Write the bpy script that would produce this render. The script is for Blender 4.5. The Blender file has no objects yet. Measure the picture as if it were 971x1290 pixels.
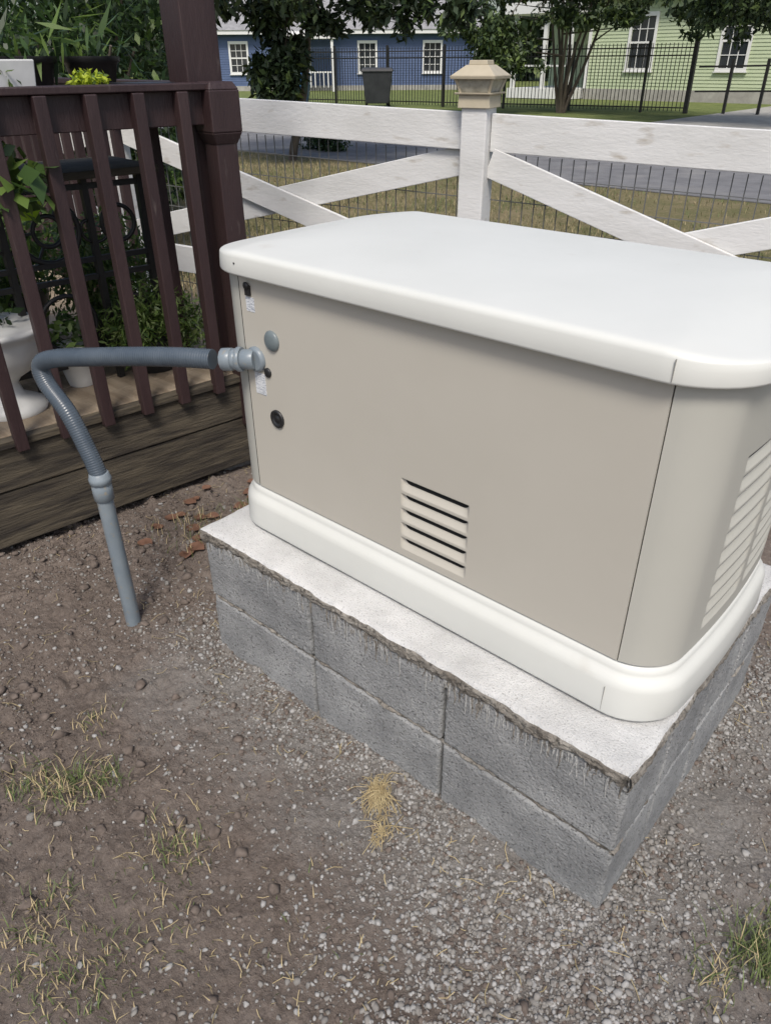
import bpy, math, numpy as np
from mathutils import Vector, Matrix
rng=np.random.default_rng(7)
scene=bpy.context.scene
# ------------------------------------------------------------------ helpers
def fast_mesh(name,V,F,mats,midx=None,smooth=False,parent=None):
    V=np.asarray(V,dtype=np.float32); F=np.asarray(F,dtype=np.int32)
    me=bpy.data.meshes.new(name); n,k=F.shape
    me.vertices.add(len(V)); me.vertices.foreach_set("co",V.ravel())
    me.loops.add(n*k); me.loops.foreach_set("vertex_index",F.ravel())
    me.polygons.add(n); me.polygons.foreach_set("loop_start",np.arange(0,n*k,k,dtype=np.int32))
    for m in mats: me.materials.append(m)
    if midx is not None: me.polygons.foreach_set("material_index",np.asarray(midx,dtype=np.int32))
    me.update(calc_edges=True)
    if smooth: me.polygons.foreach_set("use_smooth",np.ones(n,dtype=bool))
    ob=bpy.data.objects.new(name,me); scene.collection.objects.link(ob)
    if parent: ob.parent=parent
    return ob
def empty(name):
    e=bpy.data.objects.new(name,None); e.empty_display_size=0.1; scene.collection.objects.link(e); return e
class MB:
    def __init__(s): s.v=[]; s.f=[]; s.m=[]; s.sm=[]
    def add(s,V,F,m=0,sm=False):
        o=len(s.v); s.v+=[tuple(p) for p in V]
        for f in F: s.f.append([i+o for i in f]); s.m.append(m); s.sm.append(sm)
    def box(s,lo,hi,m=0,xf=None):
        (a,b,c),(d,e,f)=lo,hi
        V=[(a,b,c),(d,b,c),(d,e,c),(a,e,c),(a,b,f),(d,b,f),(d,e,f),(a,e,f)]
        if xf: V=[xf(*p) for p in V]
        s.add(V,[(0,3,2,1),(4,5,6,7),(0,1,5,4),(1,2,6,5),(2,3,7,6),(3,0,4,7)],m)
    def frustum(s,c,z0,z1,w0,w1,m=0,d0=None,d1=None,rot=0.0):
        d0=d0 or w0; d1=d1 or w1; V=[]
        for z,w,d in ((z0,w0,d0),(z1,w1,d1)):
            for sx,sy in ((-1,-1),(1,-1),(1,1),(-1,1)):
                x,y=sx*w/2,sy*d/2
                V.append((c[0]+x*math.cos(rot)-y*math.sin(rot),c[1]+x*math.sin(rot)+y*math.cos(rot),z))
        s.add(V,[(0,3,2,1),(4,5,6,7),(0,1,5,4),(1,2,6,5),(2,3,7,6),(3,0,4,7)],m)
    def beam(s,p,q,w,h,m=0,up=(0,0,1)):
        p=np.array(p,float); q=np.array(q,float); d=q-p; d/=np.linalg.norm(d)
        u=np.array(up,float); r=np.cross(d,u); r/=np.linalg.norm(r); u=np.cross(r,d)
        V=[]
        for c in (p,q):
            for a,b in ((-1,-1),(1,-1),(1,1),(-1,1)): V.append(c+r*a*w/2+u*b*h/2)
        s.add(V,[(0,1,2,3),(7,6,5,4),(0,4,5,1),(1,5,6,2),(2,6,7,3),(3,7,4,0)],m)
    def tube(s,P,R,n=12,m=0,cap=True):
        P=np.array(P,float); k=len(P)
        if np.isscalar(R): R=[R]*k
        V=[]; T=np.gradient(P,axis=0); ref=np.array([0,0,1.0])
        t0=T[0]/np.linalg.norm(T[0])
        if abs(t0[2])>.9: ref=np.array([1.0,0,0])
        r=np.cross(t0,ref); r/=np.linalg.norm(r)
        for i in range(k):
            t=T[i]/(np.linalg.norm(T[i])+1e-12)
            r=r-t*np.dot(r,t); r/=np.linalg.norm(r)+1e-12; u=np.cross(t,r)
            for j in range(n):
                a=2*math.pi*j/n; V.append(P[i]+R[i]*(math.cos(a)*r+math.sin(a)*u))
        F=[(i*n+j,i*n+(j+1)%n,(i+1)*n+(j+1)%n,(i+1)*n+j) for i in range(k-1) for j in range(n)]
        s.add(V,F,m,True)
        if cap:
            s.add(V[:n],[list(range(n))[::-1]],m); s.add(V[-n:],[list(range(n))],m)
    def lathe(s,c,prof,n=28,m=0,axis='z'):
        V=[]
        for r,z in prof:
            for j in range(n):
                a=2*math.pi*j/n
                if axis=='z': V.append((c[0]+r*math.cos(a),c[1]+r*math.sin(a),c[2]+z))
                else: V.append((c[0]+r*math.cos(a),c[1]-z,c[2]+r*math.sin(a)))
        k=len(prof)
        s.add(V,[(i*n+j,i*n+(j+1)%n,(i+1)*n+(j+1)%n,(i+1)*n+j) for i in range(k-1) for j in range(n)],m,True)
        s.add(V[-n:],[list(range(n))],m)
    def build(s,name,mats,parent=None,bevel=0,seg=2):
        me=bpy.data.meshes.new(name); me.from_pydata(s.v,[],s.f)
        for m in mats: me.materials.append(m)
        me.polygons.foreach_set("material_index",s.m); me.polygons.foreach_set("use_smooth",s.sm)
        me.update(); ob=bpy.data.objects.new(name,me); scene.collection.objects.link(ob)
        if parent: ob.parent=parent
        if bevel:
            b=ob.modifiers.new("bevel",'BEVEL'); b.width=bevel; b.segments=seg; b.limit_method='ANGLE'; b.angle_limit=math.radians(40)
        return ob
def catmull(P,n=12):
    P=np.array(P,float); Q=np.vstack([2*P[0]-P[1],P,2*P[-1]-P[-2]]); out=[]
    for i in range(1,len(Q)-2):
        for t in np.linspace(0,1,n,endpoint=False):
            a,b,c,d=Q[i-1:i+3]
            out.append(.5*((2*b)+(-a+c)*t+(2*a-5*b+4*c-d)*t*t+(-a+3*b-3*c+d)*t**3))
    out.append(P[-1]); return np.array(out)
_lat=np.random.default_rng(3).random((256,256))
def vnoise(x,y):
    xi=np.floor(x).astype(int); yi=np.floor(y).astype(int); fx=x-xi; fy=y-yi
    fx=fx*fx*(3-2*fx); fy=fy*fy*(3-2*fy)
    g=lambda a,b:_lat[a%256,b%256]
    return (g(xi,yi)*(1-fx)+g(xi+1,yi)*fx)*(1-fy)+(g(xi,yi+1)*(1-fx)+g(xi+1,yi+1)*fx)*fy
def fbm(x,y,o=4):
    s=0;a=.5
    for i in range(o): s=s+a*(vnoise(x*2**i+17*i,y*2**i+5*i)-.5); a*=.5
    return s
# ------------------------------------------------------------------ materials
def mat(name,c1,c2=None,rough=.7,scale=5,detail=5,bump=0,bscale=None,c3=None,s3=40,t3=(.6,.7),metal=0,stretch=(1,1,1),spec=.5,trans=0,contrast=(.35,.65),bdist=.01):
    m=bpy.data.materials.new(name); m.use_nodes=True; nt=m.node_tree; N=nt.nodes; L=nt.links
    b=N["Principled BSDF"]; b.inputs["Roughness"].default_value=rough; b.inputs["Metallic"].default_value=metal
    b.inputs["Specular IOR Level"].default_value=spec
    b.inputs["Base Color"].default_value=(*c1,1)
    tc=N.new("ShaderNodeTexCoord"); mp=N.new("ShaderNodeMapping"); mp.inputs["Scale"].default_value=stretch
    L.new(tc.outputs["Object"],mp.inputs[0])
    if c2:
        n=N.new("ShaderNodeTexNoise"); n.inputs["Scale"].default_value=scale; n.inputs["Detail"].default_value=detail; n.inputs["Roughness"].default_value=.6
        L.new(mp.outputs[0],n.inputs["Vector"])
        r=N.new("ShaderNodeValToRGB"); r.color_ramp.elements[0].position=contrast[0]; r.color_ramp.elements[1].position=contrast[1]
        r.color_ramp.elements[0].color=(*c1,1); r.color_ramp.elements[1].color=(*c2,1)
        L.new(n.outputs["Fac"],r.inputs[0]); col=r.outputs[0]
        if c3:
            n3=N.new("ShaderNodeTexNoise"); n3.inputs["Scale"].default_value=s3; n3.inputs["Detail"].default_value=3
            L.new(mp.outputs[0],n3.inputs["Vector"])
            mr=N.new("ShaderNodeMapRange"); mr.inputs[1].default_value=t3[0]; mr.inputs[2].default_value=t3[1]
            L.new(n3.outputs["Fac"],mr.inputs[0])
            mx=N.new("ShaderNodeMix"); mx.data_type='RGBA'; L.new(mr.outputs[0],mx.inputs[0]); L.new(col,mx.inputs[6]); mx.inputs[7].default_value=(*c3,1); col=mx.outputs[2]
        L.new(col,b.inputs["Base Color"])
    if bump:
        n2=N.new("ShaderNodeTexNoise"); n2.inputs["Scale"].default_value=bscale or scale*4; n2.inputs["Detail"].default_value=6; n2.inputs["Roughness"].default_value=.65
        L.new(mp.outputs[0],n2.inputs["Vector"])
        bp=N.new("ShaderNodeBump"); bp.inputs["Strength"].default_value=bump; bp.inputs["Distance"].default_value=bdist
        L.new(n2.outputs["Fac"],bp.inputs["Height"]); L.new(bp.outputs[0],b.inputs["Normal"])
    if trans:
        t=N.new("ShaderNodeBsdfTranslucent"); ms=N.new("ShaderNodeMixShader"); ms.inputs[0].default_value=trans
        t.inputs["Color"].default_value=(*[min(1,x*1.6) for x in c1],1)
        L.new(b.outputs[0],ms.inputs[1]); L.new(t.outputs[0],ms.inputs[2]); L.new(ms.outputs[0],N["Material Output"].inputs[0])
    return m
M={}
M['panel']=mat("enclosure_panel_paint",(.465,.440,.382),(.49,.465,.407),rough=.45,scale=2,bump=.03,bscale=350)
M['trim']=mat("enclosure_trim_paint",(.60,.608,.572),(.635,.643,.607),rough=.45,scale=3,bump=.03,bscale=300,c3=(.52,.50,.45),s3=9,t3=(.68,.88))
M['corner_shaded']=mat("enclosure_corner_shaded",(.425,.42,.375),(.45,.445,.40),rough=.42,scale=2,bump=.03,bscale=350)  # panel paint made darker and greyer, painting in shading on the curved ends
M['gap']=mat("dark_gap_and_shade",(.01,.01,.01),rough=.9)  # near-black, also painted in as shade in louvre slots and under the base
M['seam']=mat("panel_seam",(.26,.26,.24),rough=.9)
M['black']=mat("black_plastic",(.015,.015,.016),rough=.45)
M['block']=mat("concrete_block",(.20,.205,.207),(.37,.375,.372),rough=.95,scale=6,detail=8,bump=1,bscale=150,bdist=.006,c3=(.11,.11,.11),s3=190,t3=(.57,.67),contrast=(.32,.68))
M['core']=mat("mortar_recess",(.05,.047,.042),(.09,.085,.075),rough=.95,scale=40)
M['mortar']=mat("mortar",(.19,.168,.14),(.37,.345,.305),rough=.95,scale=20,bump=1,bscale=150,c3=(.10,.09,.075),s3=90,t3=(.52,.68))
M['slurry']=mat("cement_slurry",(.38,.38,.37),(.53,.53,.52),rough=.95,scale=40,bump=.8,bscale=200)
M['padtop']=mat("trowelled_cement",(.52,.52,.51),(.68,.68,.67),rough=.9,scale=7,bump=.9,bscale=230,bdist=.006,c3=(.36,.355,.345),s3=280,t3=(.58,.70))
M['conduit']=mat("grey_flexible_conduit",(.055,.072,.092),(.078,.097,.118),rough=.27,scale=12)
M['pvc']=mat("grey_pvc",(.17,.205,.235),(.22,.255,.28),rough=.34,scale=10,c3=(.25,.23,.19),s3=60,t3=(.62,.75))
M['dkwood']=mat("dark_painted_wood",(.024,.011,.012),(.042,.023,.023),rough=.55,scale=5,stretch=(1,1,.2),bump=.35,bscale=60,c3=(.08,.06,.055),s3=50,t3=(.66,.8))
M['beam']=mat("weathered_wood",(.038,.031,.023),(.10,.082,.056),rough=.85,scale=9,stretch=(2,.3,4),bump=.6,bscale=30,c3=(.025,.02,.016),s3=14,t3=(.5,.7))
M['board']=mat("deck_board",(.19,.145,.10),(.31,.255,.19),rough=.85,scale=6,stretch=(.4,3,1),bump=.5,bscale=30)
M['white']=mat("white_painted_wood",(.59,.59,.575),(.67,.67,.66),rough=.6,scale=4,stretch=(.6,1,2),bump=.22,bscale=40,c3=(.36,.32,.26),s3=13,t3=(.62,.82))
M['wire']=mat("galvanised_wire",(.16,.16,.155),rough=.6,metal=.3)
M['iron']=mat("black_iron",(.012,.012,.013),(.02,.018,.016),rough=.5,scale=10)
M['asphalt']=mat("asphalt",(.13,.13,.135),(.18,.18,.185),rough=.9,scale=3,bump=.4,bscale=120,c3=(.22,.215,.21),s3=1.2,t3=(.55,.75))
M['concrete']=mat("driveway_concrete",(.28,.27,.25),(.38,.37,.34),rough=.9,scale=3,bump=.3)
M['leafA']=mat("leaf_dark",(.022,.044,.014),rough=.5,trans=.25)
M['leafB']=mat("leaf_mid",(.05,.095,.024),rough=.5,trans=.3)
M['leafC']=mat("leaf_light",(.115,.18,.04),rough=.5,trans=.35)
M['fleafA']=mat("far_leaf_dark",(.020,.038,.014),rough=.6)
M['fleafB']=mat("far_leaf_mid",(.048,.08,.024),rough=.6)
M['fleafC']=mat("far_leaf_light",(.10,.145,.038),rough=.6)
M['lime']=mat("leaf_lime",(.35,.42,.03),rough=.5,trans=.3)
M['straw']=mat("straw",(.36,.28,.15),(.46,.38,.22),rough=.8,scale=40)
M['grassG']=mat("grass_green",(.075,.11,.03),(.12,.155,.05),rough=.7,scale=8)
M['grassD']=mat("grass_dry",(.23,.19,.10),(.33,.27,.15),rough=.8,scale=8)
M['bark']=mat("bark",(.07,.055,.042),(.14,.115,.09),rough=.9,scale=12,stretch=(1,1,.2),bump=.6)
M['deadleaf']=mat("dead_leaf",(.10,.05,.03),(.19,.10,.065),rough=.7,scale=20)
M['g1']=mat("gravel_light",(.23,.226,.218),(.37,.362,.348),rough=.95,scale=60)
M['g2']=mat("gravel_mid",(.165,.155,.143),(.25,.236,.217),rough=.95,scale=60)
M['g3']=mat("soil_clod",(.094,.074,.062),(.165,.134,.114),rough=1,scale=60)
M['green']=mat("green_siding_paint",(.41,.48,.31),(.46,.52,.35),rough=.6,scale=1)
M['blue']=mat("blue_siding_paint",(.055,.09,.185),(.07,.11,.22),rough=.6,scale=1)
M['trimw']=mat("white_trim_paint",(.70,.70,.69),rough=.5)
M['glass']=mat("window_glass",(.02,.025,.03),(.05,.055,.06),rough=.08,scale=.8)
M['roof']=mat("grey_shingles",(.22,.22,.225),(.30,.30,.305),rough=.9,scale=4,bump=.4)
M['bin']=mat("bin_plastic",(.018,.02,.025),(.03,.032,.038),rough=.5,scale=3)
M['binblue']=mat("blue_bin_plastic",(.02,.09,.22),rough=.5)
M['cap']=mat("beige_cap_plastic",(.42,.37,.27),(.50,.44,.33),rough=.45,scale=8)
M['caplens']=mat("frosted_lens",(.30,.29,.24),(.48,.46,.39),rough=.2,scale=30)
M['pot']=mat("white_ceramic",(.58,.58,.56),(.68,.68,.66),rough=.4,scale=10)
M['soil']=mat("potting_soil",(.03,.022,.015),(.06,.045,.03),rough=1,scale=60,bump=1)
M['label']=mat("printed_label",(.66,.68,.70),(.25,.28,.33),rough=.4,scale=120,stretch=(1,1,6),contrast=(.52,.58))
M['dome']=mat("grey_knockout_cap",(.12,.15,.16),(.16,.19,.2),rough=.35,scale=20)
M['limepot']=mat("lime_pot",(.33,.55,.03),rough=.4)
def ground_mat():
    m=bpy.data.materials.new("ground_soil_and_grass"); m.use_nodes=True; nt=m.node_tree; N=nt.nodes; L=nt.links
    b=N["Principled BSDF"]; b.inputs["Roughness"].default_value=.97; b.inputs["Specular IOR Level"].default_value=.2
    tc=N.new("ShaderNodeTexCoord")
    def noise(s,d=6,r=.65):
        n=N.new("ShaderNodeTexNoise"); n.inputs["Scale"].default_value=s; n.inputs["Detail"].default_value=d; n.inputs["Roughness"].default_value=r
        L.new(tc.outputs["Object"],n.inputs["Vector"]); return n.outputs["Fac"]
    def ramp(f,stops):
        r=N.new("ShaderNodeValToRGB"); e=r.color_ramp.elements
        while len(e)<len(stops): e.new(.5)
        for i,(p,c) in enumerate(stops): e[i].position=p; e[i].color=(*c,1)
        L.new(f,r.inputs[0]); return r.outputs[0]
    def mix(f,a,b_):
        x=N.new("ShaderNodeMix"); x.data_type='RGBA'
        if isinstance(f,float): x.inputs[0].default_value=f
        else: L.new(f,x.inputs[0])
        L.new(a,x.inputs[6]); L.new(b_,x.inputs[7]); return x.outputs[2]
    def mr(f,a,b_,c=0,d=1):
        x=N.new("ShaderNodeMapRange"); x.inputs[1].default_value=a; x.inputs[2].default_value=b_; x.inputs[3].default_value=c; x.inputs[4].default_value=d
        L.new(f,x.inputs[0]); return x.outputs[0]
    def math_(op,a,b_):
        x=N.new("ShaderNodeMath"); x.operation=op
        for i,v in enumerate((a,b_)):
            if isinstance(v,(int,float)): x.inputs[i].default_value=v
            else: L.new(v,x.inputs[i])
        return x.outputs[0]
    soil=ramp(noise(3.0),[(.3,(.105,.083,.070)),(.52,(.175,.142,.121)),(.72,(.25,.21,.182))])
    fine=ramp(noise(70,7,.72),[(.35,(.078,.061,.051)),(.6,(.215,.18,.154)),(.78,(.36,.315,.275))])
    s=mix(.5,soil,fine)
    sep=N.new("ShaderNodeSeparateXYZ"); L.new(tc.outputs["Object"],sep.inputs[0]); X,Y,Z=sep.outputs
    dx=math_('MAXIMUM',math_('SUBTRACT',math_('ABSOLUTE',math_('SUBTRACT',X,.72),0),.62),0)
    dy=math_('MAXIMUM',math_('SUBTRACT',math_('ABSOLUTE',math_('SUBTRACT',Y,.34),0),.42),0)
    dist=math_('SQRT',math_('ADD',math_('MULTIPLY',dx,dx),math_('MULTIPLY',dy,dy)),0)
    dn=math_('ADD',dist,math_('MULTIPLY',math_('SUBTRACT',noise(5),.5),.6))
    dust=ramp(noise(120,7,.72),[(.35,(.165,.155,.142)),(.6,(.285,.273,.257)),(.74,(.43,.42,.395))])
    s=mix(mr(dn,.0,.32,.9,0),s,dust)
    g=ramp(noise(1.3,7,.7),[(.35,(.09,.105,.035)),(.5,(.17,.15,.075)),(.65,(.25,.20,.12))])
    gf=ramp(noise(25,5,.7),[(.4,(.08,.085,.035)),(.65,(.25,.20,.12))])
    g=mix(.45,g,gf)
    yy=math_('ADD',Y,math_('MULTIPLY',math_('SUBTRACT',noise(.9),.5),2.5))
    far=ramp(noise(2,5,.7),[(.35,(.10,.135,.04)),(.65,(.18,.205,.075))])
    g=mix(mr(Y,14,16),g,far)
    yard=math_('ADD',mr(yy,2.0,3.0),mr(X,-3.2,-4.5))
    col=mix(mr(yard,0,1),s,g)
    L.new(col,b.inputs["Base Color"])
    bp=N.new("ShaderNodeBump"); bp.inputs["Strength"].default_value=.9; bp.inputs["Distance"].default_value=.012
    L.new(math_('ADD',noise(90,8,.75),math_('MULTIPLY',noise(25,5),1.5)),bp.inputs["Height"]); L.new(bp.outputs[0],b.inputs["Normal"])
    return m
M['ground']=ground_mat()
# ------------------------------------------------------------------ camera
cam=bpy.data.cameras.new("camera"); co=bpy.data.objects.new("camera",cam); scene.collection.objects.link(co); scene.camera=co
yaw,pitch,roll=math.radians(41.725),math.radians(31.483),math.radians(-.371)
R=Matrix.Rotation(yaw,4,'Z')@Matrix.Rotation(math.pi/2-pitch,4,'X')@Matrix.Rotation(roll,4,'Z')
co.matrix_world=Matrix.Translation((1.4783,-.9214,1.4619))@R
cam.sensor_fit='VERTICAL'; cam.sensor_height=24; cam.lens=928.5/1290*24; cam.clip_start=.02; cam.clip_end=2000
# ------------------------------------------------------------------ light
w=bpy.data.worlds.new("World"); scene.world=w; w.use_nodes=True
bg=w.node_tree.nodes["Background"]; sky=w.node_tree.nodes.new("ShaderNodeTexSky"); sky.sky_type='NISHITA'; sky.sun_disc=False
sd=Vector((.46,-.58,1.08)).normalized()
el=math.asin(sd.z); az=math.atan2(sd.x,sd.y)
sky.sun_elevation=el; sky.sun_rotation=az; sky.air_density=1.0; sky.dust_density=3.0; sky.ozone_density=.6
w.node_tree.links.new(sky.outputs[0],bg.inputs[0]); bg.inputs[1].default_value=.15
sl=bpy.data.lights.new("sun","SUN"); sl.energy=3.0; sl.angle=math.radians(16); sl.color=(1,.945,.87)
so=bpy.data.objects.new("sun",sl); scene.collection.objects.link(so); so.rotation_euler=sd.to_track_quat('Z','Y').to_euler()
scene.view_settings.view_transform='Standard'; scene.view_settings.look='None'; scene.view_settings.exposure=0
# ------------------------------------------------------------------ ground
def pad_dist(x,y):
    dx=np.maximum(np.abs(x-.613)-.613,0); dy=np.maximum(np.abs(y-.406)-.406,0); return np.sqrt(dx*dx+dy*dy)
def gh(x,y):
    x=np.asarray(x,float); y=np.asarray(y,float)
    fade=np.clip((3.2-np.sqrt((x-.3)**2+(y-.2)**2))/1.2,0,1)
    h=.034*fbm(x*2.2+3,y*2.2+9,3)+.028*fbm(x*11,y*11,3)+.018*np.abs(fbm(x*34,y*34,3))+.006*fbm(x*90,y*90,2)
    lump=np.clip(fbm(x*22+50,y*22+80,2)-.04,0,1)*.085*np.clip((0.55-x)/.6,.15,1)
    return fade*(h+lump)-.012+ (1-fade)*.008
def axis(a,b,step,lo,hi):
    c=list(np.arange(a,b,step)); s=step; v=a
    L_=[]; 
    while v>lo: s*=1.22; v-=s; L_.append(v)
    s=step; v=c[-1]; H_=[]
    while v<hi: s*=1.22; v+=s; H_.append(v)
    return np.array(L_[::-1]+c+H_)
gx=axis(-1.2,1.95,.0062,-400,400); gy=axis(-1.2,1.3,.0062,-400,400)
GX,GY=np.meshgrid(gx,gy); GZ=gh(GX,GY); nx,ny=len(gx),len(gy)
I=np.arange(nx*ny).reshape(ny,nx)
F=np.stack([I[:-1,:-1],I[:-1,1:],I[1:,1:],I[1:,:-1]],-1).reshape(-1,4)
fast_mesh("ground",np.stack([GX,GY,GZ],-1).reshape(-1,3),F,[M['ground']],smooth=True)
def ico():
    t=(1+5**.5)/2
    V=np.array([(-1,t,0),(1,t,0),(-1,-t,0),(1,-t,0),(0,-1,t),(0,1,t),(0,-1,-t),(0,1,-t),(t,0,-1),(t,0,1),(-t,0,-1),(-t,0,1)],float); V/=np.linalg.norm(V[0])
    F=np.array([(0,11,5),(0,5,1),(0,1,7),(0,7,10),(0,10,11),(1,5,9),(5,11,4),(11,10,2),(10,7,6),(7,1,8),(3,9,4),(3,4,2),(3,2,6),(3,6,8),(3,8,9),(4,9,5),(2,4,11),(6,2,10),(8,6,7),(9,8,1)])
    return V,F
IV,IF=ico()
def rocks(xs,ys,size,mi,name,mats):
    n=len(xs); sc=size[:,None]*rng.uniform(.5,1.2,(n,3)); 
    jit=rng.uniform(.6,1.3,(n,12,1))
    V=IV[None]*jit
    a=rng.uniform(0,6.28,n); b=rng.uniform(0,6.28,n)
    ca,sa,cb,sb=np.cos(a),np.sin(a),np.cos(b),np.sin(b)
    V=V*sc[:,None,:]
    x,y,z=V[...,0],V[...,1],V[...,2]
    y,z=y*cb[:,None]-z*sb[:,None],y*sb[:,None]+z*cb[:,None]
    x,y=x*ca[:,None]-y*sa[:,None],x*sa[:,None]+y*ca[:,None]
    z=z*.75+ (gh(xs,ys)+size*.25)[:,None]
    V=np.stack([x+xs[:,None],y+ys[:,None],z],-1).reshape(-1,3)
    Fx=(IF[None]+12*np.arange(n)[:,None,None]).reshape(-1,3)
    return fast_mesh(name,V,Fx,mats,np.repeat(mi,20))
def scatter(n,fn,lo=(-1.1,-1.15),hi=(1.95,1.5)):
    X=[];Y=[];c=0
    while c<n:
        x=rng.uniform(lo[0],hi[0],n*3); y=rng.uniform(lo[1],hi[1],n*3)
        k=(rng.random(n*3)<fn(x,y))&(pad_dist(x,y)>.002)
        X.append(x[k]);Y.append(y[k]);c+=k.sum()
    return np.concatenate(X)[:n],np.concatenate(Y)[:n]
patch=lambda x,y:np.clip(.5+2.2*fbm(x*3+11,y*3+2,3),0,1)
def dens_g(x,y):
    d=pad_dist(x,y); return (.9*np.exp(-d/.12)+.04*patch(x,y)+.8*np.exp(-(((x-1.18)/.34)**2+((y+.22)/.27)**2)))*np.clip(patch(x,y)*1.3+.12,0,1)
def dens_c(x,y): return np.clip((.9-x)/1.8,.08,1)*patch(y+4,x)
x1,y1=scatter(30000,dens_g); x2,y2=scatter(14000,dens_c); x3,y3=scatter(1900,lambda x,y:.03+.8*dens_g(x,y)); x4,y4=scatter(12000,lambda x,y:.25+patch(x,y)*.5)
x5,y5=scatter(620,dens_c)
xs=np.concatenate([x1,x2,x3,x4,x5,[-.026]]); ys=np.concatenate([y1,y2,y3,y4,y5,[-.262]])
sz=np.concatenate([rng.uniform(.0016,.0055,30000)*rng.choice([1,1,1.4],30000),rng.uniform(.002,.007,14000),rng.uniform(.006,.0105,1900),rng.uniform(.001,.0025,12000),rng.uniform(.008,.020,620),[.028]])
mi=np.concatenate([rng.choice([0,1,2],30000,p=[.33,.48,.19]),rng.choice([1,2],14000,p=[.10,.90]),rng.choice([0,1,2],1900,p=[.22,.55,.23]),rng.choice([0,1,2],12000,p=[.06,.3,.64]),np.full(620,2),[2]])
rocks(xs,ys,sz,mi,"gravel",[M['g1'],M['g2'],M['g3']])
def blades(name,bx,by,h,wid,mats,midx,lean=.5,bz=None,parent=None):
    n=len(bx); a=rng.uniform(0,6.28,n); l=rng.uniform(.1,1,n)*lean
    z0=gh(bx,by) if bz is None else bz
    dx,dy=np.cos(a),np.sin(a); px,py=-dy,dx
    V=[]
    for t,wf in ((0,1),(.5,.8),(1,.12)):
        cx=bx+dx*h*l*t*t*1.3; cy=by+dy*h*l*t*t*1.3; cz=z0+h*t*np.sqrt(np.clip(1-(l*t)**2*.8,.05,1))
        V.append(np.stack([cx-px*wid*wf,cy-py*wid*wf,cz],-1)); V.append(np.stack([cx+px*wid*wf,cy+py*wid*wf,cz],-1))
    V=np.stack(V,1).reshape(-1,3)
    b=6*np.arange(n)[:,None]; F=np.concatenate([b+np.array([0,1,3,2]),b+np.array([2,3,5,4])],1).reshape(-1,4)
    return fast_mesh(name,V,F,mats,np.repeat(midx,2),parent=parent)
tx=[];ty=[];th=[];tm=[]
for cx,cy,r,n,hh,pg in [(.138,-.571,.09,240,.045,.6),(.06,-.63,.07,100,.04,.5),(.20,-.50,.05,90,.05,.7),(.469,-.499,.09,200,.035,.45),(.55,-.775,.12,260,.03,.5),(.42,-.80,.10,160,.03,.45),(.35,-.72,.08,90,.03,.4),(1.506,.124,.06,260,.06,.85),(1.56,.20,.08,260,.06,.8),(1.45,.02,.05,80,.04,.6),(.0,-.42,.05,60,.03,.4),(-.55,.33,.14,160,.06,.3),(-.45,.55,.12,150,.07,.4),(-.25,.45,.10,60,.05,.3),(.62,-.62,.12,100,.025,.3),(.8,-.5,.2,70,.025,.2),(1.1,-.5,.2,60,.02,.2),(-.1,-.7,.1,90,.03,.5)]:
    tx.append(rng.normal(cx,r*.5,n)); ty.append(rng.normal(cy,r*.5,n)); th.append(rng.uniform(.4,1,n)*hh); tm.append((rng.random(n)>pg).astype(int))
tx=np.concatenate(tx);ty=np.concatenate(ty); k=pad_dist(tx,ty)>.01
blades("grass_tufts",tx[k],ty[k],np.concatenate(th)[k],.0012,[M['grassG'],M['straw']],np.concatenate(tm)[k],lean=.95)
n=1500; sx,sy=scatter(n,lambda x,y:.15+.85*patch(x*1.3+7,y*1.3)**2); a=rng.uniform(0,6.28,n); Ls=rng.uniform(.008,.055,n)*rng.uniform(.4,1,n); cv=rng.normal(0,.25,n)
V=[]
for t in (-1,0,1):
    lx=t*Ls/2; ly=cv*Ls*(t*t-.5)*.5; cx=sx+lx*np.cos(a)-ly*np.sin(a); cy=sy+lx*np.sin(a)+ly*np.cos(a); z=gh(cx,cy)+.004+rng.uniform(0,.006,n)
    for s_ in (-1,1): V.append(np.stack([cx-np.sin(a)*.0008*s_,cy+np.cos(a)*.0008*s_,z],-1))
V=np.stack(V,1).reshape(-1,3); b=6*np.arange(n)[:,None]
fast_mesh("straw_litter",V,np.concatenate([b+np.array([0,1,3,2]),b+np.array([2,3,5,4])],1).reshape(-1,4),[M['straw'],M['grassD']],np.repeat(rng.integers(0,2,n),2))
def clump(name,cx,cy,n,ln,ang):
    e=MB(); z=float(gh(cx,cy))
    for i in range(n):
        a=rng.normal(ang,.55)+(math.pi if rng.random()<.25 else 0); L_=ln*rng.uniform(.4,1); ox,oy=rng.normal(0,.009,2)
        P=[(cx+ox,cy+oy,z+.010+rng.uniform(0,.008)),(cx+ox+.5*L_*math.cos(a)+rng.normal(0,.007),cy+oy+.5*L_*math.sin(a)+rng.normal(0,.006),z+.014+rng.uniform(0,.014)),(cx+ox+L_*math.cos(a)+rng.normal(0,.012),cy+oy+L_*math.sin(a)+rng.normal(0,.010),z+rng.uniform(.004,.02))]
        e.tube(catmull(P,3),[.0008]*7,4,0,False)
    e.build(name,[M['straw']])
clump("dried_root_clump",.705,-.085,140,.062,-.9); clump("dried_root_clump.001",.785,-.165,50,.042,2.3)
def leafcurl(e,c,s,a,m=0):
    n=6; V=[]
    for i in range(n+1):
        t=i/n; wv=.42*s*math.sin(math.pi*min(1,t*1.05))**.8
        for k_ in (-1,0,1):
            lx=(t-.5)*s; ly=k_*wv; lz=.25*abs(ly)+.2*s*(t-.5)**2+rng.uniform(0,.002)
            V.append((c[0]+lx*math.cos(a)-ly*math.sin(a),c[1]+lx*math.sin(a)+ly*math.cos(a),c[2]+lz))
    e.add(V,[(i*3+k_,i*3+k_+1,i*3+k_+4,i*3+k_+3) for i in range(n) for k_ in (0,1)],m,True)
e=MB()
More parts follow.
